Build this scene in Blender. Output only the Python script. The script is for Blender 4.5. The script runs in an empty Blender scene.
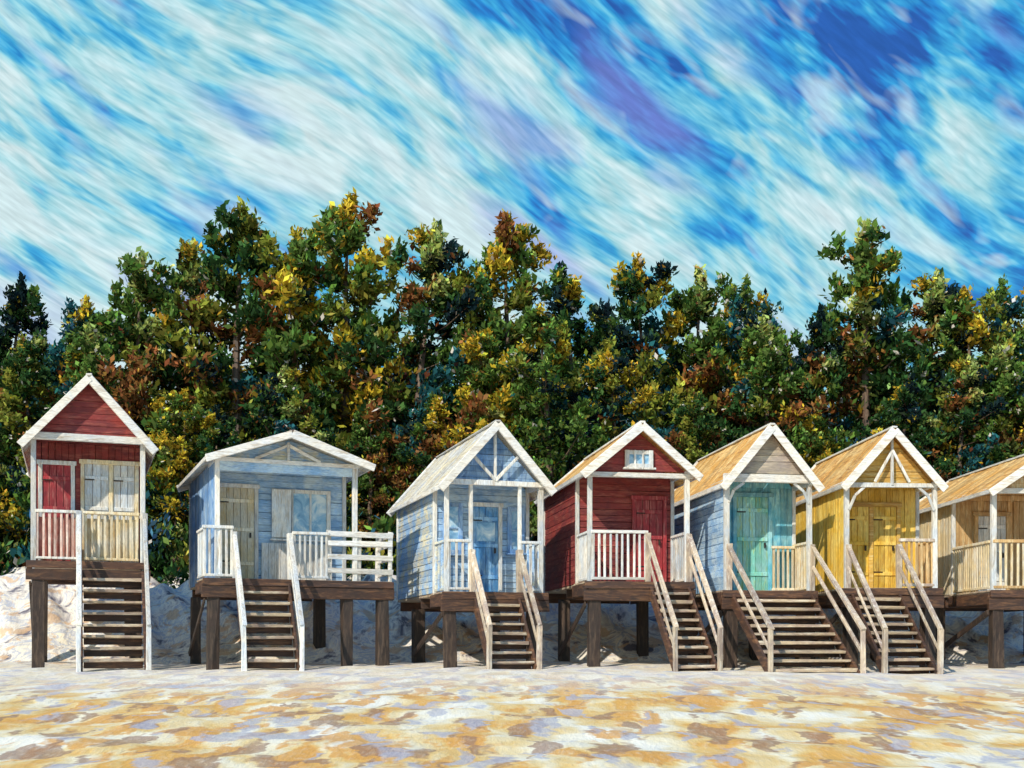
import bpy, math, random
import numpy as np
from mathutils import Vector, Matrix
random.seed(7); np.random.seed(7)
scene = bpy.context.scene
scene.view_settings.view_transform = 'Standard'
scene.view_settings.look = 'None'
scene.view_settings.exposure = 0
COL = scene.collection

# ------------------------------------------------------------ node helpers
class NT:
    def __init__(s, tree):
        s.t = tree; s.n = tree.nodes; s.l = tree.links
    def add(s, typ, **kw):
        n = s.n.new(typ)
        for k, v in kw.items(): setattr(n, k, v)
        return n
    def put(s, sock, v):
        if isinstance(v, bpy.types.NodeSocket): s.l.new(v, sock)
        else: sock.default_value = v
    def math(s, op, a, b=0.0, c=None, clamp=False):
        n = s.add('ShaderNodeMath', operation=op, use_clamp=clamp)
        s.put(n.inputs[0], a); s.put(n.inputs[1], b)
        if c is not None: s.put(n.inputs[2], c)
        return n.outputs[0]
    def vmath(s, op, a, b):
        n = s.add('ShaderNodeVectorMath', operation=op)
        s.put(n.inputs[0], a); s.put(n.inputs[1], b)
        return n.outputs['Value'] if op in ('DOT_PRODUCT', 'DISTANCE') else n.outputs[0]
    def noise(s, vec, scale=1.0, detail=2.0, rough=0.5, dist=0.0):
        n = s.add('ShaderNodeTexNoise')
        s.l.new(vec, n.inputs['Vector'])
        n.inputs['Scale'].default_value = scale
        n.inputs['Detail'].default_value = detail
        n.inputs['Roughness'].default_value = rough
        n.inputs['Distortion'].default_value = dist
        return n.outputs[0], n.outputs[1]
    def mapping(s, vec, scale=(1,1,1), rot=(0,0,0), loc=(0,0,0)):
        n = s.add('ShaderNodeMapping')
        s.l.new(vec, n.inputs[0])
        n.inputs['Scale'].default_value = scale
        n.inputs['Rotation'].default_value = rot
        n.inputs['Location'].default_value = loc
        return n.outputs[0]
    def ramp(s, fac, stops, interp='LINEAR'):
        n = s.add('ShaderNodeValToRGB')
        cr = n.color_ramp; cr.interpolation = interp
        while len(cr.elements) < len(stops): cr.elements.new(0.5)
        for e, (p, c) in zip(cr.elements, stops):
            e.position = p; e.color = (c[0], c[1], c[2], 1)
        s.put(n.inputs[0], fac)
        return n.outputs[0]
    def mix(s, fac, a, b, blend='MIX'):
        n = s.add('ShaderNodeMixRGB', blend_type=blend)
        s.put(n.inputs[0], fac)
        for i, v in ((1, a), (2, b)):
            if isinstance(v, tuple): n.inputs[i].default_value = (v[0], v[1], v[2], 1)
            else: s.put(n.inputs[i], v)
        return n.outputs[0]
    def rng(s, v, a, b, c, d):
        n = s.add('ShaderNodeMapRange')
        s.put(n.inputs[0], v)
        for i, q in enumerate((a, b, c, d)): n.inputs[i+1].default_value = q
        return n.outputs[0]

def new_mat(name):
    m = bpy.data.materials.new(name); m.use_nodes = True
    t = NT(m.node_tree)
    b = m.node_tree.nodes['Principled BSDF']
    return m, t, b

def paint(name, c1, c2, c3, orient='h', rough=0.65, bump=0.35, patch=0.5):
    """weathered brushed paint / timber: c1 base, c2 patchy variation, c3 streaks"""
    m, t, b = new_mat(name)
    tc = t.add('ShaderNodeTexCoord').outputs['Object']
    sc = {'h': (2.2, 2.2, 14), 'v': (13, 13, 2.0), 'y': (14, 2.0, 14)}[orient]
    big, _ = t.noise(t.mapping(tc, (1, 1, 1)), 1.9, 3, 0.6, 0.6)
    st, _ = t.noise(t.mapping(tc, sc), 1.0, 3, 0.65, 0.5)
    fine, _ = t.noise(t.mapping(tc, tuple(q*4 for q in sc)), 1.0, 2, 0.6)
    col = t.mix(t.rng(big, 0.5-0.10/patch*0.5, 0.5+0.10/patch*0.5, 0, 1), c1, c2)
    col = t.mix(t.rng(st, 0.5, 0.68, 0, 0.85), col, c3)
    at = t.add('ShaderNodeAttribute'); at.attribute_name = 'tint'
    k = t.rng(at.outputs['Fac'], 0, 1, 0.74, 1.12)
    k = t.math('MULTIPLY', k, t.rng(fine, 0.3, 0.7, 0.78, 1.18))
    cx = t.add('ShaderNodeCombineColor')
    for i in range(3): t.l.new(k, cx.inputs[i])
    col = t.mix(1.0, col, cx.outputs[0], 'MULTIPLY')
    t.l.new(col, b.inputs['Base Color'])
    b.inputs['Roughness'].default_value = rough
    bp = t.add('ShaderNodeBump'); bp.inputs['Strength'].default_value = bump; bp.inputs['Distance'].default_value = 0.02
    t.l.new(t.math('ADD', st, t.math('MULTIPLY', fine, 0.6)), bp.inputs['Height'])
    t.l.new(bp.outputs[0], b.inputs['Normal'])
    return m

WHITE  = paint('white_paint', (.84,.81,.74), (.68,.74,.80), (.52,.46,.38), 'v')
WHITEH = paint('white_paint_h', (.86,.83,.76), (.74,.76,.78), (.54,.46,.36), 'h')
CREAM  = paint('cream_paint', (.82,.68,.42), (.80,.74,.60), (.62,.42,.18), 'v')
RED    = paint('red_boards', (.30,.04,.035), (.19,.03,.035), (.42,.12,.09), 'h')
REDV   = paint('red_door_paint', (.42,.035,.045), (.26,.025,.035), (.52,.18,.16), 'v')
PINK   = paint('pink_white_rail', (.78,.58,.50), (.66,.38,.32), (.84,.78,.70), 'v')
PANELP = paint('pink_panel', (.46,.16,.12), (.60,.34,.28), (.30,.06,.05), 'v')
BLUE   = paint('pale_blue_boards', (.30,.52,.82), (.58,.75,.90), (.18,.36,.66), 'h')
BLUE2  = paint('blue_boards', (.17,.36,.70), (.40,.58,.80), (.09,.19,.46), 'v')
BLUED  = paint('blue_door_paint', (.10,.34,.70), (.34,.58,.82), (.06,.20,.50), 'v')
BLUEW  = paint('blue_cream_boards', (.36,.58,.88), (.80,.76,.58), (.20,.38,.70), 'h')
TEAL   = paint('teal_boards', (.14,.52,.70), (.36,.70,.78), (.07,.34,.56), 'v')
GREEN  = paint('green_door_paint', (.22,.62,.54), (.36,.70,.72), (.48,.62,.18), 'v')
YELLOW = paint('yellow_boards', (.80,.50,.06), (.84,.62,.16), (.58,.31,.04), 'v')
OCHRE  = paint('ochre_gable', (.74,.46,.09), (.56,.32,.08), (.80,.64,.30), 'h')
TAN    = paint('tan_timber', (.66,.44,.20), (.54,.32,.13), (.80,.66,.40), 'v')
GREY   = paint('grey_gable', (.56,.48,.38), (.42,.36,.34), (.72,.62,.46), 'h')
ROOFO  = paint('orange_roof', (.70,.37,.09), (.80,.54,.22), (.40,.16,.04), 'y')
ROOFW  = paint('pale_roof', (.74,.66,.48), (.60,.62,.64), (.42,.34,.26), 'y')
FELT   = paint('dark_roof_edge', (.09,.07,.07), (.14,.11,.10), (.22,.15,.10), 'h')
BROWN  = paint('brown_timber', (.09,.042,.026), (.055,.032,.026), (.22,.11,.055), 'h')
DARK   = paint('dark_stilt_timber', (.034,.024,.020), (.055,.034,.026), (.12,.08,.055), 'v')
WOOD   = paint('weathered_tread', (.56,.44,.29), (.38,.28,.22), (.74,.67,.54), 'h')
RAILW  = paint('weathered_rail', (.66,.54,.40), (.42,.33,.28), (.82,.78,.70), 'v')

m, t, b = new_mat('window_glass')
tc = t.add('ShaderNodeTexCoord').outputs['Object']
n1, _ = t.noise(tc, 3, 3, 0.6, 1.0)
t.l.new(t.ramp(n1, [(0.3, (.12,.30,.55)), (0.5, (.30,.54,.76)), (0.68, (.76,.86,.90))]), b.inputs['Base Color'])
b.inputs['Roughness'].default_value = 0.12
GLASS = m
m, t, b = new_mat('dark_metal')
tc = t.add('ShaderNodeTexCoord').outputs['Object']
n1, _ = t.noise(tc, 20, 3)
t.l.new(t.ramp(n1, [(0.3, (.03,.03,.035)), (0.7, (.10,.07,.05))]), b.inputs['Base Color'])
b.inputs['Metallic'].default_value = 0.7; b.inputs['Roughness'].default_value = 0.5
METAL = m

# ------------------------------------------------------------ part builder
class Part:
    def __init__(s, name, mat, parent, jit=0.007):
        s.name, s.mat, s.parent, s.jit = name, mat, parent, jit
        s.v, s.f, s.tint = [], [], []
    def hexa(s, pts, tint=None):
        i = len(s.v); tt = random.random() if tint is None else tint
        for p in pts:
            s.v.append(tuple(c + random.uniform(-s.jit, s.jit) for c in p)); s.tint.append(tt)
        for q in ((3,2,1,0),(4,5,6,7),(0,1,5,4),(1,2,6,5),(2,3,7,6),(3,0,4,7)):
            s.f.append(tuple(i+k for k in q))
    def box(s, x0, x1, y0, y1, z0, z1, tint=None):
        s.hexa([(x0,y0,z0),(x1,y0,z0),(x1,y1,z0),(x0,y1,z0),(x0,y0,z1),(x1,y0,z1),(x1,y1,z1),(x0,y1,z1)], tint)
    def beam(s, p, q, w, h, up=(0,0,1), tint=None):
        p, q = Vector(p), Vector(q); d = (q-p).normalized(); u = Vector(up)
        if abs(d.dot(u)) > .98: u = Vector((0,1,0))
        r = d.cross(u).normalized(); u = r.cross(d).normalized()
        a, c = r*w/2, u*h/2
        s.hexa([p-a-c, p+a-c, q+a-c, q-a-c, p-a+c, p+a+c, q+a+c, q-a+c], tint)
    def done(s):
        if not s.v: return None
        me = bpy.data.meshes.new(s.name)
        me.from_pydata(s.v, [], s.f); me.update()
        a = me.attributes.new('tint', 'FLOAT', 'POINT')
        a.data.foreach_set('value', s.tint)
        me.materials.append(s.mat)
        o = bpy.data.objects.new(s.name, me); COL.objects.link(o)
        o.parent = s.parent
        bv = o.modifiers.new('bevel', 'BEVEL'); bv.width = 0.008; bv.segments = 1
        return o

def door(par, x0, x1, z0, z1, y, mat, frame, panes=False, name='door', glazed=False):
    d = Part(name, mat, par, .003); fr = Part(name+'_frame', frame, par, .004)
    n = max(3, int((x1-x0)/.14)); w = (x1-x0)/n
    for i in range(n): d.box(x0+i*w+.004, x0+(i+1)*w-.004, y-.05, y-.012, z0, z1)
    for xx in (x0-.045, x1+.045): fr.box(xx-.045, xx+.045, y-.075, y-.01, z0, z1+.09)
    fr.box(x0-.12, x1+.12, y-.09, y-.014, z1, z1+.10)
    for f in (.18, .55, .86):
        zz = z0+(z1-z0)*f
        d.box(x0+.02, x1-.02, y-.075, y-.045, zz-.045, zz+.045, .9)
    d.done(); fr.done()
    if glazed:
        g = Part(name+'_glass', GLASS, par, 0); g.box(x0+.09, x1-.09, y-.066, y-.052, z0+(z1-z0)*.60, z0+(z1-z0)*.82); g.done()
    k = Part(name+'_handle', METAL, par, 0); k.box(x1-.12, x1-.08, y-.12, y-.07, z0+(z1-z0)*.46, z0+(z1-z0)*.46+.12)
    for f in (.2, .84): k.box(x0, x0+.22, y-.088, y-.072, z0+(z1-z0)*f-.015, z0+(z1-z0)*f+.015)
    k.done()

def window(par, x0, x1, z0, z1, y, frame, nx=2, nz=2):
    g = Part('window_glass', GLASS, par, 0); g.box(x0, x1, y-.03, y-.012, z0, z1); g.done()
    fr = Part('window_frame', frame, par, .003)
    for i in range(nx+1):
        xx = x0+(x1-x0)*i/nx; w = .05 if i in (0, nx) else .025
        fr.box(xx-w, xx+w, y-.075, y-.025, z0-.05, z1+.05)
    for i in range(nz+1):
        zz = z0+(z1-z0)*i/nz; w = .045 if i in (0, nz) else .02
        fr.box(x0-.04, x1+.04, y-.07, y-.028, zz-w, zz+w)
    fr.box(x0-.1, x1+.1, y-.14, y-.02, z0-.09, z0-.05)
    fr.done()

def hwall_x(p, x0, x1, y, z0, z1, th=.05, ph=.15):
    n = max(1, round((z1-z0)/ph)); h = (z1-z0)/n
    for i in range(n):
        p.box(x0, x1, y+random.uniform(-.006,.006), y+th, z0+i*h+.004, z0+(i+1)*h-.002)
def vwall_x(p, x0, x1, y, z0, z1, th=.05, pw=.15):
    n = max(1, round((x1-x0)/pw)); w = (x1-x0)/n
    for i in range(n):
        p.box(x0+i*w+.004, x0+(i+1)*w-.002, y+random.uniform(-.008,.008), y+th, z0, z1)
def wall_y(p, x, y0, y1, z0, z1, side, vert=False, th=.05):
    if vert:
        n = round((y1-y0)/.16); w = (y1-y0)/n
        for i in range(n):
            o = random.uniform(0,.012)*side
            p.box(min(x+o, x-th*side), max(x+o, x-th*side), y0+i*w+.004, y0+(i+1)*w-.002, z0, z1)
    else:
        n = round((z1-z0)/.15); h = (z1-z0)/n
        for i in range(n):
            o = random.uniform(0,.012)*side
            p.box(min(x+o, x-th*side), max(x+o, x-th*side), y0, y1, z0+i*h+.004, z0+(i+1)*h-.002)
def gable(p, W, y, ze, za, zb=None, th=.05, inset=0.0):
    zb = ze if zb is None else zb
    n = max(2, round((za-zb)/.14)); h = (za-zb)/n
    def hw(z): return max(.01, (W/2-inset)*min(1, (za-z)/(za-ze)))
    for i in range(n):
        a, c = zb+i*h+.003, zb+(i+1)*h-.002
        o = random.uniform(-.006,.006)
        A, C = hw(a), hw(c)
        p.hexa([(W/2-A,y+o,a),(W/2+A,y+o,a),(W/2+A,y+th,a),(W/2-A,y+th,a),
                (W/2-C,y+o,c),(W/2+C,y+o,c),(W/2+C,y+th,c),(W/2-C,y+th,c)])

def slats_x(par, x0, x1, y, zd, h, mat, rail=None, sp=.13, sw=.055, name='railing'):
    p = Part(name, mat, par, .006)
    n = max(1, round((x1-x0)/sp)); st = (x1-x0)/n
    for i in range(n+1):
        xx = x0+i*st+random.uniform(-.008,.008)
        p.box(xx-sw/2, xx+sw/2, y-.015, y+.015, zd+.06, zd+h-.03)
    p.done()
    r = Part(name+'_rails', rail or mat, par, .006)
    r.box(x0-.05, x1+.05, y-.045, y+.045, zd+h-.03, zd+h+.035, .9)
    r.box(x0-.04, x1+.04, y-.032, y+.032, zd+.04, zd+.10)
    r.done()
def slats_y(par, x, y0, y1, zd, h, mat, sp=.15, sw=.055):
    p = Part('side_railing', mat, par, .006)
    n = max(1, round((y1-y0)/sp)); st = (y1-y0)/n
    for i in range(n+1):
        yy = y0+i*st
        p.box(x-.015, x+.015, yy-sw/2, yy+sw/2, zd+.06, zd+h-.03)
    p.box(x-.045, x+.045, y0, y1, zd+h-.03, zd+h+.03, .9)
    p.box(x-.03, x+.03, y0, y1, zd+.04, zd+.10)
    p.done()

def stairs(par, x0, x1, zd, h, run, rail, zg=-.12, n=9, tread=None, left=True, right=True, topz=None, ris=None):
    tr = Part('stair_treads', tread or WOOD, par, .014); rs = Part('stair_risers', ris or BROWN, par, .005)
    sg = Part('stair_stringers', BROWN, par, .006); hr = Part('stair_handrails', rail, par, .018)
    dz = (zd-zg)/(n+1); dy = run/n
    for i in range(n):
        z = zd-(i+1)*dz; y = -.1-(i+.5)*dy
        tr.box(x0+.03, x1-.03, y-dy*.62, y+dy*.55, z-.065, z)
        rs.box(x0+.05, x1-.05, y+dy*.40, y+dy*.52, z-dz*.80, z-.067)
    for xx in (x0, x1):
        sg.beam((xx, -.06, zd-.14), (xx, -.12-run, zg+.02), .055, .24)
    tz = topz or zd+h
    for xx, ok in ((x0-.05, left), (x1+.05, right)):
        if not ok: continue
        yb = -.2-run
        hr.beam((xx, 0.0, tz), (xx, yb-.05, zg+.98), .10, .085)
        hr.box(xx-.05, xx+.05, yb-.05, yb+.05, zg-.3, zg+1.0)
        hr.beam((xx, -.02, tz-.45), (xx, yb, zg+.50), .05, .07)
        hr.box(xx-.06, xx+.06, -.09, .03, zd-.35, tz+.03)
    for q in (tr, rs, sg, hr): q.done()

def beach_hut(loc, deg, W, L, P, zd, ze, za, c, fullside=False, deck=None, deckmat=BROWN, vertside=False, front_o=.30,
              front_legs=DARK, o=.2):
    e = bpy.data.objects.new('beach_hut', None); COL.objects.link(e)
    e.location = loc; e.rotation_euler = (0, 0, math.radians(deg)); e.empty_display_size = .5
    dx0, dx1 = deck if deck else (-.08, W+.08)
    sl = (za-ze)/(W/2)
    sw = Part('side_walls', c['side'], e)
    ys = .06 if fullside else P
    wall_y(sw, 0, ys, L, zd, ze, -1, vertside); wall_y(sw, W, P, L, zd, ze, 1, vertside)
    sw.done()
    bw = Part('back_wall', c['side'], e); hwall_x(bw, .06, W-.06, L-.05, zd, ze); gable(bw, W, L-.05, ze, za-.05, inset=.03); bw.done()
    iw = Part('front_wall', c['front'], e)
    (vwall_x if c.get('vfront', True) else hwall_x)(iw, .03, W-.03, P, zd, ze)
    gable(iw, W, P, ze, za-.06, inset=.03); iw.done()
    rf = Part('roof', c['roof'], e, .008); y0, y1 = -front_o, L+.2
    n = int((y1-y0)/.22); st = (y1-y0)/n; tk = .05
    for sgn in (-1, 1):
        ex = W/2+sgn*(W/2+o); ez = ze-o*sl
        for i in range(n):
            ya, yb = y0+i*st+.004, y0+(i+1)*st-.003; k = random.uniform(0,.018)
            a = [(W/2,ya,za+k),(ex,ya,ez+k),(ex,yb,ez+k),(W/2,yb,za+k)]
            if sgn > 0: a = [a[3],a[2],a[1],a[0]]
            rf.hexa(a+[(q[0],q[1],q[2]+tk) for q in a])
    rf.done()
    rd = Part('ridge_cap', c.get('cap', WHITEH), e); rd.beam((W/2, y0-.03, za+.075), (W/2, y1, za+.075), .13, .045); rd.done()
    bb = Part('barge_boards', c.get('barge', WHITEH), e, .012)
    for yy in (y0-.025, y1+.025):
        for sgn in (-1, 1):
            bb.beam((W/2, yy+sgn*.004, za+.0), (W/2+sgn*(W/2+o+.04), yy+sgn*.004, ze-(o+.04)*sl), .045, .18, up=(0,0,1), tint=.9)
    for sgn in (-1, 1):
        ex = W/2+sgn*(W/2+o+.02); bb.beam((ex, y0, ze-o*sl+.02), (ex, y1, ze-o*sl+.02), .035, .10)
    bb.done()
    fp = Part('porch_posts', c.get('post', WHITE), e, .008)
    for xx in (0.03, W-.03): fp.box(xx-.055, xx+.055, -.05, .05, zd-.02, ze+.02)
    fp.done()
    pl = Part('wall_plates', c.get('post', WHITE), e, .005)
    for xx in (.02, W-.02): pl.box(xx-.045, xx+.045, -front_o+.05, P, ze+.0-.06, ze+.05)
    pl.done()
    cb = Part('corner_boards', c.get('post', WHITE), e, .004)
    cb.box(-.03, .06, L-.07, L+.03, zd, ze)
    if not fullside: cb.box(-.03, .06, P-.035, P+.06, zd, ze)
    cb.box(W-.06, W+.03, P-.035, P+.06, zd, ze)
    cb.done()
    dk = Part('deck_boards', WOOD, e, .004)
    nn = int((P+.2)/.14)
    for i in range(nn): dk.box(dx0, dx1, -.1+i*.14, -.1+i*.14+.13, zd-.045, zd)
    dk.box(0, W, P+.02, L, zd-.06, zd-.005); dk.done()
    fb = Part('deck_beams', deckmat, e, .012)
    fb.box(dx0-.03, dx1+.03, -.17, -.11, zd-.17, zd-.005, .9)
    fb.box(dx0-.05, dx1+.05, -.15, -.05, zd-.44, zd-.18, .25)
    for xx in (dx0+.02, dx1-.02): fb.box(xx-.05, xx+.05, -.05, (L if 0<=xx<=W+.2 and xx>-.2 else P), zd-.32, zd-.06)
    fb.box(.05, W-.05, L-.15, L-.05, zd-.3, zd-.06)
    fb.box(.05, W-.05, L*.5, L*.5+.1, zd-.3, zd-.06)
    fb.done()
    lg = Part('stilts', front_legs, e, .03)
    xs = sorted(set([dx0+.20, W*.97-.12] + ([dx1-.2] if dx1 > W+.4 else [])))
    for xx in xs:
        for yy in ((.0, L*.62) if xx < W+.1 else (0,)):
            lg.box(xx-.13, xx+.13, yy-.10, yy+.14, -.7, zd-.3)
    lg.done()
    br = Part('braces', DARK, e, .01)
    br.beam((xs[0]-.16, .1, zd-.5), (xs[0]-.16, L*.6, .3), .05, .12)
    br.done()
    return e

# ============================================================ the seven huts
# tall red hut
W = 2.42
e = beach_hut((-10.80, 27, 0), 20, W, 4.6, .75, 2.42, 5.22, 6.56,
      dict(side=RED, front=RED, roof=ROOFW, vfront=True), front_o=.30)
g = Part('gable_boards', RED, e); gable(g, W, -.08, 5.22, 6.50, inset=.02); g.done()
g = Part('tie_beam', WHITEH, e); g.box(-.12, W+.12, -.16, -.085, 5.14, 5.30); g.done()
door(e, .20, .82, 2.45, 4.70, .75, REDV, WHITE)
door(e, 1.12, 1.66, 2.45, 4.76, .75, WHITE, CREAM, glazed=False); door(e, 1.76, 2.24, 2.45, 4.76, .75, WHITE, CREAM)
g = Part('lower_panels', CREAM, e); vwall_x(g, 1.14, 2.26, .10, 2.50, 3.42, .03); g.done()
g = Part('lower_panel_red', PANELP, e); vwall_x(g, .12, .98, .05, 2.50, 3.42, .03); g.done()
slats_x(e, .12, .98, -.02, 2.42, 1.12, PINK, WHITE)
slats_x(e, 1.14, 2.26, .02, 2.42, 1.12, CREAM, CREAM, sp=.14, name='gate_railing')
slats_y(e, .03, .06, .70, 2.42, 1.12, WHITE); slats_y(e, W-.03, .06, .70, 2.42, 1.12, WHITE)
stairs(e, 1.04, 2.38, 2.30, 1.24, 1.3, WHITE, zg=-.05, n=8, ris=BROWN)

# wide pale blue hut with side deck
W = 3.23
e = beach_hut((-6.66, 27, 0), 22, W, 4.6, 1.1, 2.02, 4.72, 5.28,
      dict(side=BLUE2, front=BLUE, roof=ROOFW, vfront=False, cap=FELT), fullside=True, deck=(-.28, 4.08), front_o=.55, vertside=True, o=.26)
g = Part('gable_boards', BLUEW, e); gable(g, W, -.03, 4.72, 5.22, inset=.02); g.done()
g = Part('tie_beam', BLUE, e); g.box(.06, W-.06, -.02, .03, 4.46, 4.70, .9); g.done()
g = Part('gable_trim', WHITEH, e); g.box(-.05, W+.05, -.10, -.035, 4.66, 4.75)
g.beam((W/2, -.11, 4.75), (W/2, -.11, 5.16), .06, .07)
g.beam((W/2-.75, -.075, 4.75), (W/2, -.075, 5.10), .04, .07); g.beam((W/2+.75, -.075, 4.75), (W/2, -.075, 5.10), .04, .07); g.done()
door(e, .22, 1.04, 2.05, 4.22, 1.1, CREAM, WHITE)
window(e, 1.50, 2.82, 3.10, 4.20, 1.1, WHITE, 3, 1)
sh = Part('shutters', WHITE, e); sh.box(1.44, 1.90, .97, 1.01, 3.08, 4.22, .9); sh.done()
slats_x(e, -.26, .34, -.05, 2.02, 1.15, WHITE)
slats_x(e, 1.76, 2.52, -.05, 2.02, 1.08, WHITE)
g = Part('lower_panels', WHITE, e); vwall_x(g, 1.2, 2.9, 1.02, 2.05, 2.95, .03); g.done()
p = Part('deck_fence', WHITEH, e, .016)
for zz in (2.25, 2.58, 2.90, 3.12): p.box(2.55, 4.11, -.07, -.03, zz-.06, zz+.06)
for xx in (2.58, 3.3, 4.06): p.box(xx-.05, xx+.05, -.02, .07, 1.95, 3.2)
for zz in (2.25, 2.58, 2.90, 3.12): p.box(4.04, 4.08, .05, 1.1, zz-.06, zz+.06)
p.box(4.01, 4.11, 1.05, 1.15, 1.95, 3.2); p.done()
slats_y(e, -.25, .0, 1.05, 2.02, 1.12, WHITE)
stairs(e, .46, 1.62, 2.0, 1.05, 1.1, WHITE, zg=-.05, n=7)

# pale blue hut, open truss gable
W = 2.30
e = beach_hut((-1.50, 27, 0), 18, W, 4.9, 1.0, 1.72, 4.20, 5.50,
      dict(side=BLUEW, front=BLUE, roof=ROOFW, vfront=False), o=.15)
g = Part('gable_truss', WHITE, e)
g.box(-.05, W+.05, -.1, -.03, 4.14, 4.26)
g.beam((W/2, -.08, 4.24), (W/2, -.08, 5.38), .06, .08)
g.beam((W/2, -.10, 4.26), (W/2-.55, -.10, 4.82), .05, .07); g.beam((W/2, -.10, 4.26), (W/2+.55, -.10, 4.82), .05, .07); g.done()
g = Part('gable_boards', BLUE2, e); gable(g, W, .05, 4.20, 5.40, inset=.05); g.done()
door(e, .92, 1.55, 1.75, 3.78, 1.0, BLUED, WHITE, glazed=True)
window(e, .24, .62, 2.70, 3.80, 1.0, BLUE2, 1, 2)
window(e, 1.82, 2.14, 2.75, 3.75, 1.0, BLUE2, 1, 2)
slats_x(e, .1, .55, -.02, 1.72, 1.15, WHITE)
slats_x(e, 1.82, 2.22, -.02, 1.72, 1.15, BLUEW, WHITE)
slats_y(e, .03, .06, .95, 1.72, 1.15, BLUEW, .12); slats_y(e, W-.03, .06, .95, 1.72, 1.15, WHITE)
g = Part('middle_posts', WHITE, e); g.box(.56, .64, -.05, .04, 1.6, 4.16); g.box(1.72, 1.80, -.05, .04, 1.6, 4.16); g.done()
stairs(e, .66, 1.70, 1.66, 1.0, 1.2, RAILW, zg=-.05, n=7)

# red hut with slatted deck
W = 2.34
e = beach_hut((1.72, 27, 0), 10, W, 4.9, 1.15, 1.95, 4.46, 5.44,
      dict(side=RED, front=RED, roof=ROOFO, vfront=False, barge=WHITEH), o=.17)
g = Part('gable_boards', RED, e); gable(g, W, .02, 4.46, 5.34, inset=.05); g.done()
g = Part('tie_beam', WHITEH, e); g.box(-.1, W+.1, -.08, -.01, 4.30, 4.41); g.done()
window(e, W/2-.28, W/2+.28, 4.58, 4.88, .02, WHITE, 3, 1)
slats_x(e, .1, 1.32, -.04, 1.95, 1.12, WHITE, WHITEH)
slats_y(e, .03, .06, 1.1, 1.95, 1.12, WHITE, .12); slats_y(e, W-.03, .06, 1.1, 1.95, 1.12, WHITE)
door(e, 1.42, 2.08, 1.98, 3.95, 1.15, REDV, REDV)
stairs(e, 1.42, 2.30, 1.92, 1.1, 1.9, RAILW, zg=-.12)

# teal hut
W = 2.02
e = beach_hut((4.80, 27, 0), 9, W, 4.8, .95, 1.75, 4.20, 5.40,
      dict(side=BLUE, front=TEAL, roof=ROOFO, barge=WHITEH), fullside=True, vertside=False, o=.12, front_o=.25)
g = Part('gable_boards', GREY, e); gable(g, W, -.06, 4.32, 5.34, inset=.07, zb=4.38); g.done()
g = Part('tie_beam', WHITEH, e); g.box(-.08, W+.08, -.13, -.07, 4.18, 4.36); g.done()
g = Part('arch_braces', WHITE, e)
for s_, x_ in ((1, .06), (-1, W-.06)):
    g.beam((x_, -.05, 3.72), (x_+s_*.12, -.05, 4.0), .05, .06); g.beam((x_+s_*.12, -.05, 4.0), (x_+s_*.36, -.05, 4.18), .05, .06)
g.done()
door(e, .58, 1.36, 1.78, 3.98, .95, GREEN, TEAL)
slats_y(e, W-.03, .06, .9, 1.75, 1.1, CREAM, .12)
slats_x(e, 1.45, 1.92, .80, 1.75, 1.05, CREAM, name='inner_railing')
stairs(e, .12, 2.0, 1.72, 1.05, 2.4, RAILW, zg=-.17)

# yellow hut
W = 2.09
e = beach_hut((7.50, 27, 0), 4, W, 4.9, 1.0, 1.80, 4.16, 5.32,
      dict(side=YELLOW, front=YELLOW, roof=ROOFO, barge=WHITEH), fullside=True, vertside=True, o=.10, front_o=.22)
g = Part('gable_truss', WHITE, e)
g.box(-.05, W+.05, -.1, -.03, 4.06, 4.16)
g.beam((W/2, -.08, 4.1), (W/2, -.08, 5.22), .06, .07)
g.beam((W/2, -.10, 4.9), (W/2-.40, -.10, 4.18), .05, .06); g.beam((W/2, -.10, 4.9), (W/2+.40, -.10, 4.18), .05, .06)
for s_, x_ in ((1, .06), (-1, W-.06)):
    g.beam((x_, -.05, 3.55), (x_+s_*.14, -.05, 3.88), .05, .06); g.beam((x_+s_*.14, -.05, 3.88), (x_+s_*.38, -.05, 4.08), .05, .06)
g.done()
g = Part('gable_boards', OCHRE, e); gable(g, W, .04, 4.16, 5.24, inset=.05); g.done()
door(e, .34, .90, 1.84, 3.75, 1.0, YELLOW, OCHRE); door(e, 1.0, 1.56, 1.84, 3.75, 1.0, YELLOW, OCHRE)
slats_x(e, 1.28, 2.0, -.02, 1.80, 1.08, TAN, RAILW)
slats_y(e, W-.03, .06, .95, 1.80, 1.08, TAN, .12)
stairs(e, .10, 1.18, 1.76, 1.0, 2.0, RAILW, zg=-.15)

# cream and tan hut at the edge
W = 2.7
e = beach_hut((10.80, 27, 0), 3, W, 5.2, 2.1, 1.75, 4.02, 4.92,
      dict(side=CREAM, front=TAN, roof=ROOFO, barge=WHITEH), vertside=True, o=.15)
g = Part('gable_boards', TAN, e); gable(g, W, -.03, 4.02, 4.84, inset=.05); g.done()
g = Part('tie_beam', WHITEH, e); g.box(-.05, W+.05, -.1, -.04, 3.92, 4.04); g.done()
door(e, .6, 1.3, 1.78, 3.65, 2.1, WHITE, TAN)
slats_y(e, .0, .06, 2.05, 1.75, 1.1, CREAM, .12)
slats_x(e, .05, 1.5, -.03, 1.75, 1.1, CREAM, TAN)
stairs(e, 1.65, 2.6, 1.72, 1.0, 1.8, RAILW, zg=-.12)

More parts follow.
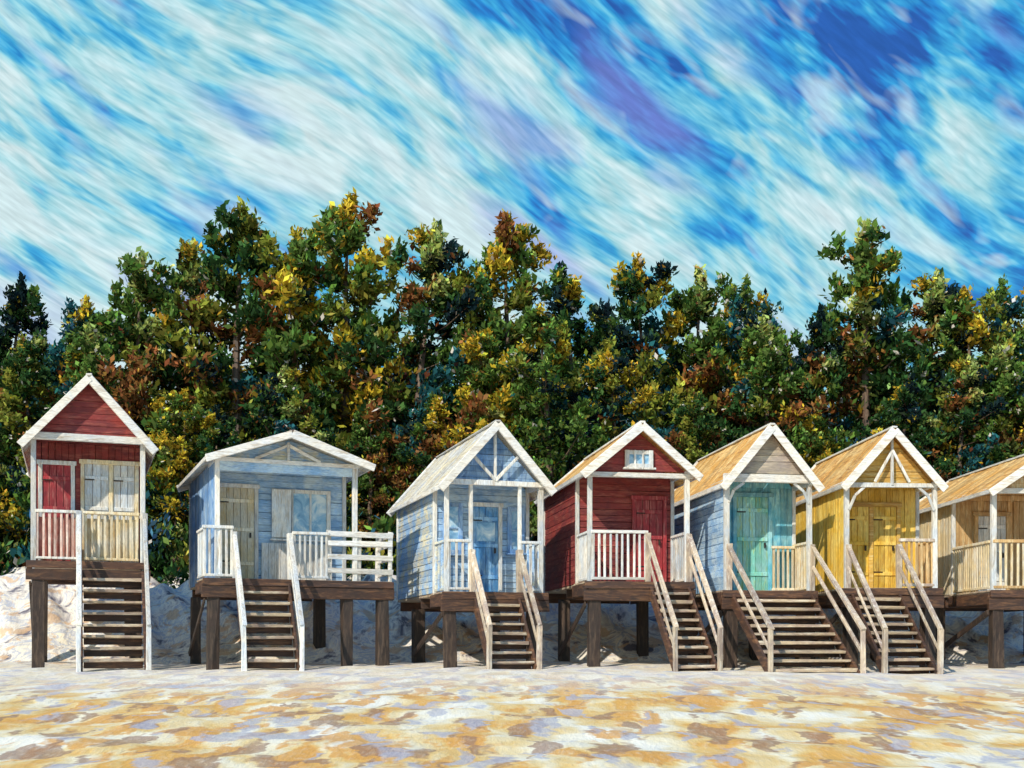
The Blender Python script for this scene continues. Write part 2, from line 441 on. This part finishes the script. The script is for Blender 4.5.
# ============================================================ ground
PY = [-700, -5, 6, 12, 18, 22, 24.5, 27, 30.0, 31.2, 34.0, 36.5, 42, 60, 90, 700]
PZ = [-2.5,-1.35,-1.12,-.79,-.42,-.20,-.07,0, .10, .65, 2.3, 2.7, 3.1, 5.5, 7, 7]
def gz(x, y):
    z = np.interp(y, PY, PZ)
    near = np.clip(1-np.abs(y-16)/60, 0, 1)
    w = (np.sin(x*1.9+np.sin(y*1.3)*1.4)*np.sin(y*2.1+x*.7)*.028 + np.sin(x*4.3+y*1.1)*np.sin(y*3.7-x*1.7)*.014
         + np.sin(x*.37+1)*.03)
    bank = np.clip((y-30.2)/2, 0, 1)
    w2 = (np.sin(x*.9+.5)*.20+np.sin(x*2.3+y)*.13+np.sin(x*5.1+y*3)*.09+np.sin(x*3.3-y*4.1)*.10+np.sin(x*8.3+y*5.7+1)*.05)
    return z + w*near + w2*bank
xs = np.concatenate([[-700,-300,-120,-60,-35], np.arange(-22, 22.01, .12), [35,60,120,300,700]])
ys = np.concatenate([[-700,-200,-60,-20,-5,2,5], np.arange(7, 27, .10), np.arange(27, 38, .15), [39,41,44,50,60,75,90,140,300,700]])
X, Y = np.meshgrid(xs, ys); Z = gz(X, Y)
V = np.stack([X, Y, Z], -1).reshape(-1, 3)
nx, ny = len(xs), len(ys)
idx = np.arange(nx*ny).reshape(ny, nx)
F = np.stack([idx[:-1,:-1], idx[:-1,1:], idx[1:,1:], idx[1:,:-1]], -1).reshape(-1, 4)
me = bpy.data.meshes.new('sand_ground'); me.from_pydata(V.tolist(), [], F.tolist()); me.update()
me.polygons.foreach_set('use_smooth', [True]*len(F))
gnd = bpy.data.objects.new('sand_ground', me); COL.objects.link(gnd)
m, t, b = new_mat('sand')
tc = t.add('ShaderNodeTexCoord').outputs['Object']
_, wc = t.noise(tc, 1.6, 3, .6)
wv = t.vmath('ADD', tc, t.vmath('MULTIPLY', t.vmath('SUBTRACT', wc, (.5,.5,.5)), (.45,1.6,0)))
a1, _ = t.noise(t.mapping(wv, (1.5, .75, 1)), 1.0, 2, .5, .3)
a2, _ = t.noise(t.mapping(wv, (2.0, .9, 1), loc=(7,3,0)), 1.0, 2, .5, .3)
a3, _ = t.noise(t.mapping(wv, (2.4, 1.0, 1), loc=(1,13,0)), 1.0, 2, .5, .3)
a5, _ = t.noise(t.mapping(wv, (2.3, 1.0, 1), loc=(21,5,0)), 1.0, 2, .5, .3)
a4, _ = t.noise(t.mapping(tc, (14, 5, 1), rot=(0,0,.3)), 1.0, 3, .6)
col = t.ramp(a1, [(.36,(.76,.42,.10)), (.44,(.80,.56,.22)), (.51,(.83,.67,.37)), (.58,(.87,.79,.58)), (.66,(.90,.87,.76))])
col = t.mix(t.rng(a2, .535, .585, 0, .85), col, (.72,.36,.08))
col = t.mix(t.rng(a3, .57, .61, 0, .78), col, (.34,.19,.12))
col = t.mix(t.rng(a5, .57, .62, 0, .75), col, (.44,.46,.56))
col = t.mix(t.rng(a4, .5, .75, 0, .30), col, (.90,.82,.66))
sep = t.add('ShaderNodeSeparateXYZ'); t.l.new(tc, sep.inputs[0]); yy = sep.outputs[1]
yw = t.math('ADD', yy, t.math('MULTIPLY', t.math('SUBTRACT', a3, .5), 3.0))
nearhut = t.math('MULTIPLY', t.rng(yw, 19, 23.5, 0, 1), .75)
pale = t.ramp(a2, [(.38,(.76,.70,.58)), (.52,(.90,.86,.77)), (.64,(.58,.64,.74))])
col = t.mix(nearhut, col, pale)
b1, _ = t.noise(tc, 1.3, 4, .65, .9); b2, _ = t.noise(t.mapping(tc, (1,1,1), loc=(4,4,4)), 2.2, 4, .6, .5)
bank = t.ramp(b1, [(.36,(.16,.15,.19)), (.43,(.62,.58,.56)), (.50,(.94,.88,.76)), (.56,(.52,.55,.64)), (.64,(.94,.86,.70))])
bank = t.mix(t.rng(b2, .54, .60, 0, .75), bank, (.70,.46,.26))
col = t.mix(t.rng(yw, 27.6, 29.4, 0, 1), col, bank)
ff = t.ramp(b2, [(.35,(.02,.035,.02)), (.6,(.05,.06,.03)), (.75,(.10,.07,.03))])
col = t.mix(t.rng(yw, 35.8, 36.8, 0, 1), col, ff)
t.l.new(col, b.inputs['Base Color']); b.inputs['Roughness'].default_value = .9
g1, _ = t.noise(tc, 60, 3, .6)
bp = t.add('ShaderNodeBump'); bp.inputs['Strength'].default_value = .55; bp.inputs['Distance'].default_value = .08
t.l.new(t.math('ADD', t.math('ADD', a1, a2), t.math('ADD', t.math('MULTIPLY', a4, .5), t.math('MULTIPLY', g1, .12))), bp.inputs['Height'])
t.l.new(bp.outputs[0], b.inputs['Normal'])
me.materials.append(m)

# ============================================================ trees
m, t, b = new_mat('foliage')
at = t.add('ShaderNodeAttribute'); at.attribute_name = 'leafcol'
dif = t.add('ShaderNodeBsdfDiffuse'); trn = t.add('ShaderNodeBsdfTranslucent'); mx = t.add('ShaderNodeMixShader')
t.l.new(at.outputs['Color'], dif.inputs[0]); t.l.new(at.outputs['Color'], trn.inputs[0])
mx.inputs[0].default_value = .30
t.l.new(dif.outputs[0], mx.inputs[1]); t.l.new(trn.outputs[0], mx.inputs[2])
t.l.new(mx.outputs[0], t.n['Material Output'].inputs[0]); t.n.remove(b)
LEAF = m
BARK = paint('bark', (.16,.10,.07), (.10,.07,.055), (.28,.19,.13), 'v')

PAL = {'dark': (.045,.110,.035), 'mid': (.125,.225,.05), 'olive': (.31,.34,.06), 'ochre': (.66,.47,.05),
       'teal': (.03,.14,.16), 'rust': (.30,.13,.045), 'ink': (.016,.038,.045), 'lime': (.46,.54,.17), 'blue': (.06,.18,.28),
       'plum': (.13,.05,.05)}
def pick(w):
    k = list(w); return np.array(PAL[random.choices(k, [w[q] for q in k])[0]])
def leaf_cloud(cent, rad, cols, per, size, rng, up=.35):
    C = np.repeat(cent, per, 0); R = np.repeat(rad, per, 0); K = np.repeat(cols, per, 0)
    n = len(C)
    d = rng.normal(size=(n,3)); d /= np.linalg.norm(d, axis=1, keepdims=True)
    rr = rng.uniform(.05, 1.2, (n,1))**.6
    P = C + d*rr*R + rng.normal(size=(n,3))*.07
    tdir = d*.55 + rng.normal(size=(n,3))*.55; tdir[:,2] += up
    tdir /= np.linalg.norm(tdir, axis=1, keepdims=True)
    s = np.cross(tdir, rng.normal(size=(n,3))); s /= np.linalg.norm(s, axis=1, keepdims=True)
    L = size*rng.uniform(.45, 1.6, (n,1)); Wd = L*rng.uniform(.14, .32, (n,1))
    q = np.stack([P-tdir*L*.5, P+s*Wd, P+tdir*L*.5, P-s*Wd], 1).reshape(-1,3)
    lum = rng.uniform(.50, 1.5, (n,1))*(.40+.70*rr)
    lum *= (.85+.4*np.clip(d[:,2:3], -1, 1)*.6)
    K = K*lum*rng.uniform(.82, 1.20, (n,3))
    mixi = rng.random(n) < .13
    K[mixi] = K[rng.permutation(n)[:mixi.sum()]]
    sp = rng.random(n) < .010
    K[sp] = np.array([.82,.76,.70])
    hl = rng.random(n) < .08
    K[hl] = K[hl]*1.7+np.array([.05,.055,.01])
    return q, np.repeat(K, 4, 0)
def cyl_chain(pts, rads, seg=7):
    v, f = [], []
    for i, (p, r) in enumerate(zip(pts, rads)):
        for k in range(seg):
            a = 2*math.pi*k/seg; v.append((p[0]+r*math.cos(a), p[1]+r*math.sin(a), p[2]))
        if i:
            for k in range(seg):
                a0 = (i-1)*seg+k; a1 = (i-1)*seg+(k+1)%seg; f.append((a0, a1, a1+seg, a0+seg))
    return v, f
def finish_mesh(name, bv, bf, q, K4):
    nb = len(bv); allv = np.concatenate([np.array(bv).reshape(-1,3), q]) if nb else q
    nq = len(q)//4
    lf = (np.arange(nq*4).reshape(-1,4)+nb).tolist()
    me = bpy.data.meshes.new(name); me.from_pydata(allv.tolist(), [], list(bf)+lf); me.update()
    me.materials.append(BARK); me.materials.append(LEAF)
    me.polygons.foreach_set('material_index', [0]*len(bf)+[1]*nq)
    ca = me.attributes.new('leafcol', 'FLOAT_COLOR', 'POINT')
    c = np.ones((len(allv),4)); c[nb:,:3] = np.clip(K4,0,1); ca.data.foreach_set('color', c.ravel())
    ta = me.attributes.new('tint', 'FLOAT', 'POINT'); ta.data.foreach_set('value', np.full(len(allv), .6))
    return me
def tree_mesh(seed, weights, H=11., R=2.5, nl=44, per=80):
    random.seed(seed); rng = np.random.default_rng(seed)
    bx, by = random.uniform(-.6,.6), random.uniform(-.5,.5)
    def tp(z):
        s = z/H; return (bx*s*s+.12*math.sin(s*5+seed), by*s*s+.12*math.cos(s*4+seed), z)
    bv, bf = cyl_chain([tp(z) for z in np.linspace(-.6, H*.96, 12)], np.linspace(.24, .025, 12))
    cen, rad, col = [], [], []
    sect = [pick(weights) for _ in range(9)]
    for i in range(nl):
        s = .08+.89*(i+random.random())/nl
        a = i*2.399+random.uniform(-.6,.6)
        prof = (1-s)**.58*(.40+.90*random.random())*(1.0 if s > .25 else .75)
        r = R*prof+.15
        b0 = tp(H*s); rise = r*random.uniform(.10,.70)
        e = (b0[0]+math.cos(a)*r, b0[1]+math.sin(a)*r, b0[2]+rise)
        off = len(bv)
        mid = ((b0[0]+e[0])/2, (b0[1]+e[1])/2, b0[2]+rise*.3)
        v, f = cyl_chain([b0, mid, e], [.07*(1-s)+.025, .045*(1-s)+.02, .012], 4)
        bv += v; bf += [tuple(k+off for k in q) for q in f]
        side = 0 if math.cos(a) < -.3 else (1 if math.cos(a) < .4 else 2)
        c0 = sect[(int(s*2.99)*3+side) % 9] if random.random() < .78 else pick(weights)
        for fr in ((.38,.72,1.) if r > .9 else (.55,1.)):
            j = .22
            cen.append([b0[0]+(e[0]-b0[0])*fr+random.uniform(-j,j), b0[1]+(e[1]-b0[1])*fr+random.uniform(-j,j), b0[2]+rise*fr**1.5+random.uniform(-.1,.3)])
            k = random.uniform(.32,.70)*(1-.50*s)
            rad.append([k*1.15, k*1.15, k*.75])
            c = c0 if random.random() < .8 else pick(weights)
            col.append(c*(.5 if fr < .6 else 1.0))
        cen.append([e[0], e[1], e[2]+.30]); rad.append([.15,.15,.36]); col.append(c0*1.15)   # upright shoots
    for k in range(6):
        p = tp(H*(.91+.024*k)); cen.append([p[0]+random.uniform(-.12,.12), p[1], p[2]]); q = .32-.045*k
        rad.append([q, q, .34]); col.append(sect[7])
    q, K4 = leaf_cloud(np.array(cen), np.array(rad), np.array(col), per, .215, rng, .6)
    return finish_mesh('pine_tree_mesh', bv, bf, q, K4)

base = dict(dark=2.6, mid=3.6, olive=3.0, ochre=1.2, teal=.8, rust=.8, ink=1.1, lime=1.1)
WTS = [base,
       dict(base, olive=3.8, ochre=3.4, lime=1.8, ink=.6),
       dict(base, teal=3.4, blue=1.8, ochre=.3, ink=1.8, rust=.3),
       dict(base, rust=3.0, plum=1.2, ochre=1.6),
       dict(base, dark=5, ink=2, ochre=.5),
       dict(base, ochre=4.4, olive=3.4, rust=1.4),
       dict(base, mid=4.5, olive=3.4, lime=2.2, ink=.6),
       dict(base, rust=2.0, teal=2.0, ochre=1.8)]
TM = [tree_mesh(100+i, w, R=2.3+.15*(i % 4), nl=44+2*(i % 3)) for i, w in enumerate(WTS)]
random.seed(11)
def tree(x, y, top, var, fat=1.0):
    z0 = float(gz(np.array(x), np.array(y)))
    h = (top-z0)/11.0
    o = bpy.data.objects.new('pine_tree', TM[var]); COL.objects.link(o)
    o.location = (x, y, z0); o.scale = (h*fat*random.uniform(.95,1.1),)*2+(h,)
    o.rotation_euler = (0, 0, random.uniform(0, 6.28))
    return o
for x, top, v in [(-17.1,12.3,4),(-14.6,11.7,2),(-12.2,12.8,6),(-10.7,13.8,3),(-9.0,14.6,0),(-7.4,13.4,5),(-5.8,15.1,1),(-3.1,13.8,3),
                  (-1.2,12.4,0),(0.1,14.3,1),(2.3,12.6,4),(4.3,13.0,2),(6.1,12.9,6),(7.9,12.3,7),(9.7,11.1,4),(12,13.9,6),(13.9,12.8,3),
                  (15.4,11.9,5),(17,12.5,7),(19.2,12.5,0),(-19.3,12.8,6),(21.5,13,5),(-21.6,12.2,3)]:
    tree(x, 40+random.uniform(-1,1), top, v, 1.05)
i = 0
for x in np.arange(-19, 19.5, 2.05):
    tree(float(x)+random.uniform(-.5,.5), 37.3+random.uniform(-.5,.6), random.uniform(7.4, 10.6), [5,2,0,6,1,4,3,6,7,1][i % 10], 1.22); i += 1
for x in np.arange(-24, 25, 2.3):
    tree(float(x)+random.uniform(-.6,.6), 44.5+random.uniform(-1,1.5), random.uniform(10.8, 12.6), [4,2,0,6,7,3,1,6][i % 8], 1.35); i += 1

# undergrowth at the foot of the trees
rng = np.random.default_rng(5); random.seed(5)
cen, rad, col = [], [], []
uw = dict(dark=4, ink=1.8, mid=3.4, teal=1.6, olive=2.0, ochre=.7, rust=.7, blue=.7, lime=.8)
for k in range(600):
    x = random.uniform(-23, 23); y = random.uniform(35.2, 39.5)
    z = float(gz(np.array(x), np.array(y)))+random.uniform(0, 1)**1.3*(1.2+(y-35.2)*1.1)+.10
    cen.append([x, y, z]); q = random.uniform(.4,.85); rad.append([q, q, q*.75]); col.append(pick(uw))
q, K4 = leaf_cloud(np.array(cen), np.array(rad), np.array(col), 120, .23, rng, .8)
o = bpy.data.objects.new('undergrowth', finish_mesh('undergrowth', [], [], q, K4)); COL.objects.link(o)
# distant woodland mass
cen, rad, col = [], [], []
for k in range(900):
    x = random.uniform(-42, 42); y = random.uniform(50, 56)
    z = float(gz(np.array(x), np.array(y)))+random.uniform(0, 6)
    cen.append([x, y, z]); q = random.uniform(.8,1.5); rad.append([q, q, q]); col.append(pick(dict(dark=4, ink=3, teal=2, mid=2, rust=.5))*.8)
q, K4 = leaf_cloud(np.array(cen), np.array(rad), np.array(col), 50, .7, rng, .4)
o = bpy.data.objects.new('distant_woodland', finish_mesh('distant_woodland', [], [], q, K4)); COL.objects.link(o)

# ============================================================ sky
world = bpy.data.worlds.new('World'); scene.world = world; world.use_nodes = True
world.cycles.sampling_method = 'MANUAL'; world.cycles.sample_map_resolution = 256
t = NT(world.node_tree); t.n.clear()
EL, AZ = math.radians(37), math.radians(-147)     # azimuth measured from +Y toward +X
sky = t.add('ShaderNodeTexSky'); sky.sky_type = 'NISHITA'; sky.sun_disc = False
sky.sun_elevation = EL; sky.sun_rotation = AZ
d = t.add('ShaderNodeTexCoord').outputs['Generated']
_, w1 = t.noise(d, 2.1, 1, .5)
dw = t.vmath('ADD', d, t.vmath('MULTIPLY', t.vmath('SUBTRACT', w1, (.5,.5,.5)), (.13,.13,.13)))
ang = math.radians(33); ca, sa = math.cos(ang), math.sin(ang)
pa = t.vmath('DOT_PRODUCT', dw, (ca, 0, -sa)); pb = t.vmath('DOT_PRODUCT', dw, (sa, 0, ca)); pc = t.vmath('DOT_PRODUCT', dw, (0, 1, 0))
def coords(fa, fb, off=0):
    c = t.add('ShaderNodeCombineXYZ')
    t.l.new(t.math('MULTIPLY_ADD', pa, fa, off), c.inputs[0]); t.l.new(t.math('MULTIPLY', pb, fb), c.inputs[1]); t.l.new(t.math('MULTIPLY', pc, fa*.6), c.inputs[2])
    return c.outputs[0]
nA, _ = t.noise(coords(8, 19, 2), 1, 1, .5, .4)
nB, _ = t.noise(coords(20, 55, 5), 1, 2, .55, .5)
nC, _ = t.noise(coords(42, 260, 9), 1, 2, .55, .2)
nD, _ = t.noise(coords(8, 20, 31), 1, 2, .5, .3)
nE, _ = t.noise(coords(17, 48, 17), 1, 2, .5, .5)
sp = t.add('ShaderNodeSeparateXYZ'); t.l.new(d, sp.inputs[0])
v = t.math('ADD', t.math('MULTIPLY', t.math('SUBTRACT', nA, .5), 1.45), t.math('MULTIPLY', t.math('SUBTRACT', nB, .5), 1.15))
v = t.math('ADD', v, t.math('MULTIPLY', t.math('SUBTRACT', nC, .5), .38))
v = t.math('ADD', v, t.math('MULTIPLY', t.math('SUBTRACT', .40, sp.outputs[2]), .95))
v = t.math('ADD', v, t.math('MULTIPLY', sp.outputs[0], -.42))
v = t.math('ADD', v, .51)
col = t.ramp(v, [(.06,(.02,.12,.48)), (.20,(.02,.26,.68)), (.34,(.05,.43,.78)), (.48,(.17,.59,.80)), (.62,(.38,.73,.80)), (.90,(.68,.86,.88))])
spot = t.rng(t.vmath('DISTANCE', d, (.07,.905,.42)), .02, .22, .15, -.02)
col = t.mix(t.rng(t.math('ADD', nD, spot), .58, .72, 0, .60), col, (.22,.28,.74))
col = t.mix(t.rng(nE, .54, .70, 0, .60), col, (.68,.85,.90))
k = t.rng(nC, .3, .7, .86, 1.12)
cx = t.add('ShaderNodeCombineColor')
for i in range(3): t.l.new(k, cx.inputs[i])
col = t.mix(1, col, cx.outputs[0], 'MULTIPLY')
bg1 = t.add('ShaderNodeBackground'); t.l.new(sky.outputs[0], bg1.inputs[0]); bg1.inputs[1].default_value = .10
bg2 = t.add('ShaderNodeBackground'); t.l.new(col, bg2.inputs[0]); bg2.inputs[1].default_value = 1.0
mx = t.add('ShaderNodeMixShader'); mx.inputs[0].default_value = .92
t.l.new(bg1.outputs[0], mx.inputs[1]); t.l.new(bg2.outputs[0], mx.inputs[2])
out = t.add('ShaderNodeOutputWorld'); t.l.new(mx.outputs[0], out.inputs[0])

# sun
sd = bpy.data.lights.new('sun', 'SUN'); sd.energy = 3.9; sd.angle = math.radians(.6); sd.color = (1, .90, .74)
so = bpy.data.objects.new('sun', sd); COL.objects.link(so)
dirv = Vector((math.sin(AZ)*math.cos(EL), math.cos(AZ)*math.cos(EL), math.sin(EL)))
so.rotation_euler = dirv.to_track_quat('Z', 'Y').to_euler(); so.location = dirv*50

# camera
cd = bpy.data.cameras.new('camera'); cam = bpy.data.objects.new('camera', cd); COL.objects.link(cam)
cam.location = (0, 0, .405); cam.rotation_euler = (math.radians(90), 0, 0)
cd.sensor_width = 36; cd.lens = 42.19; cd.shift_y = 266/1024; cd.clip_end = 3000; cd.clip_start = .1
scene.camera = cam
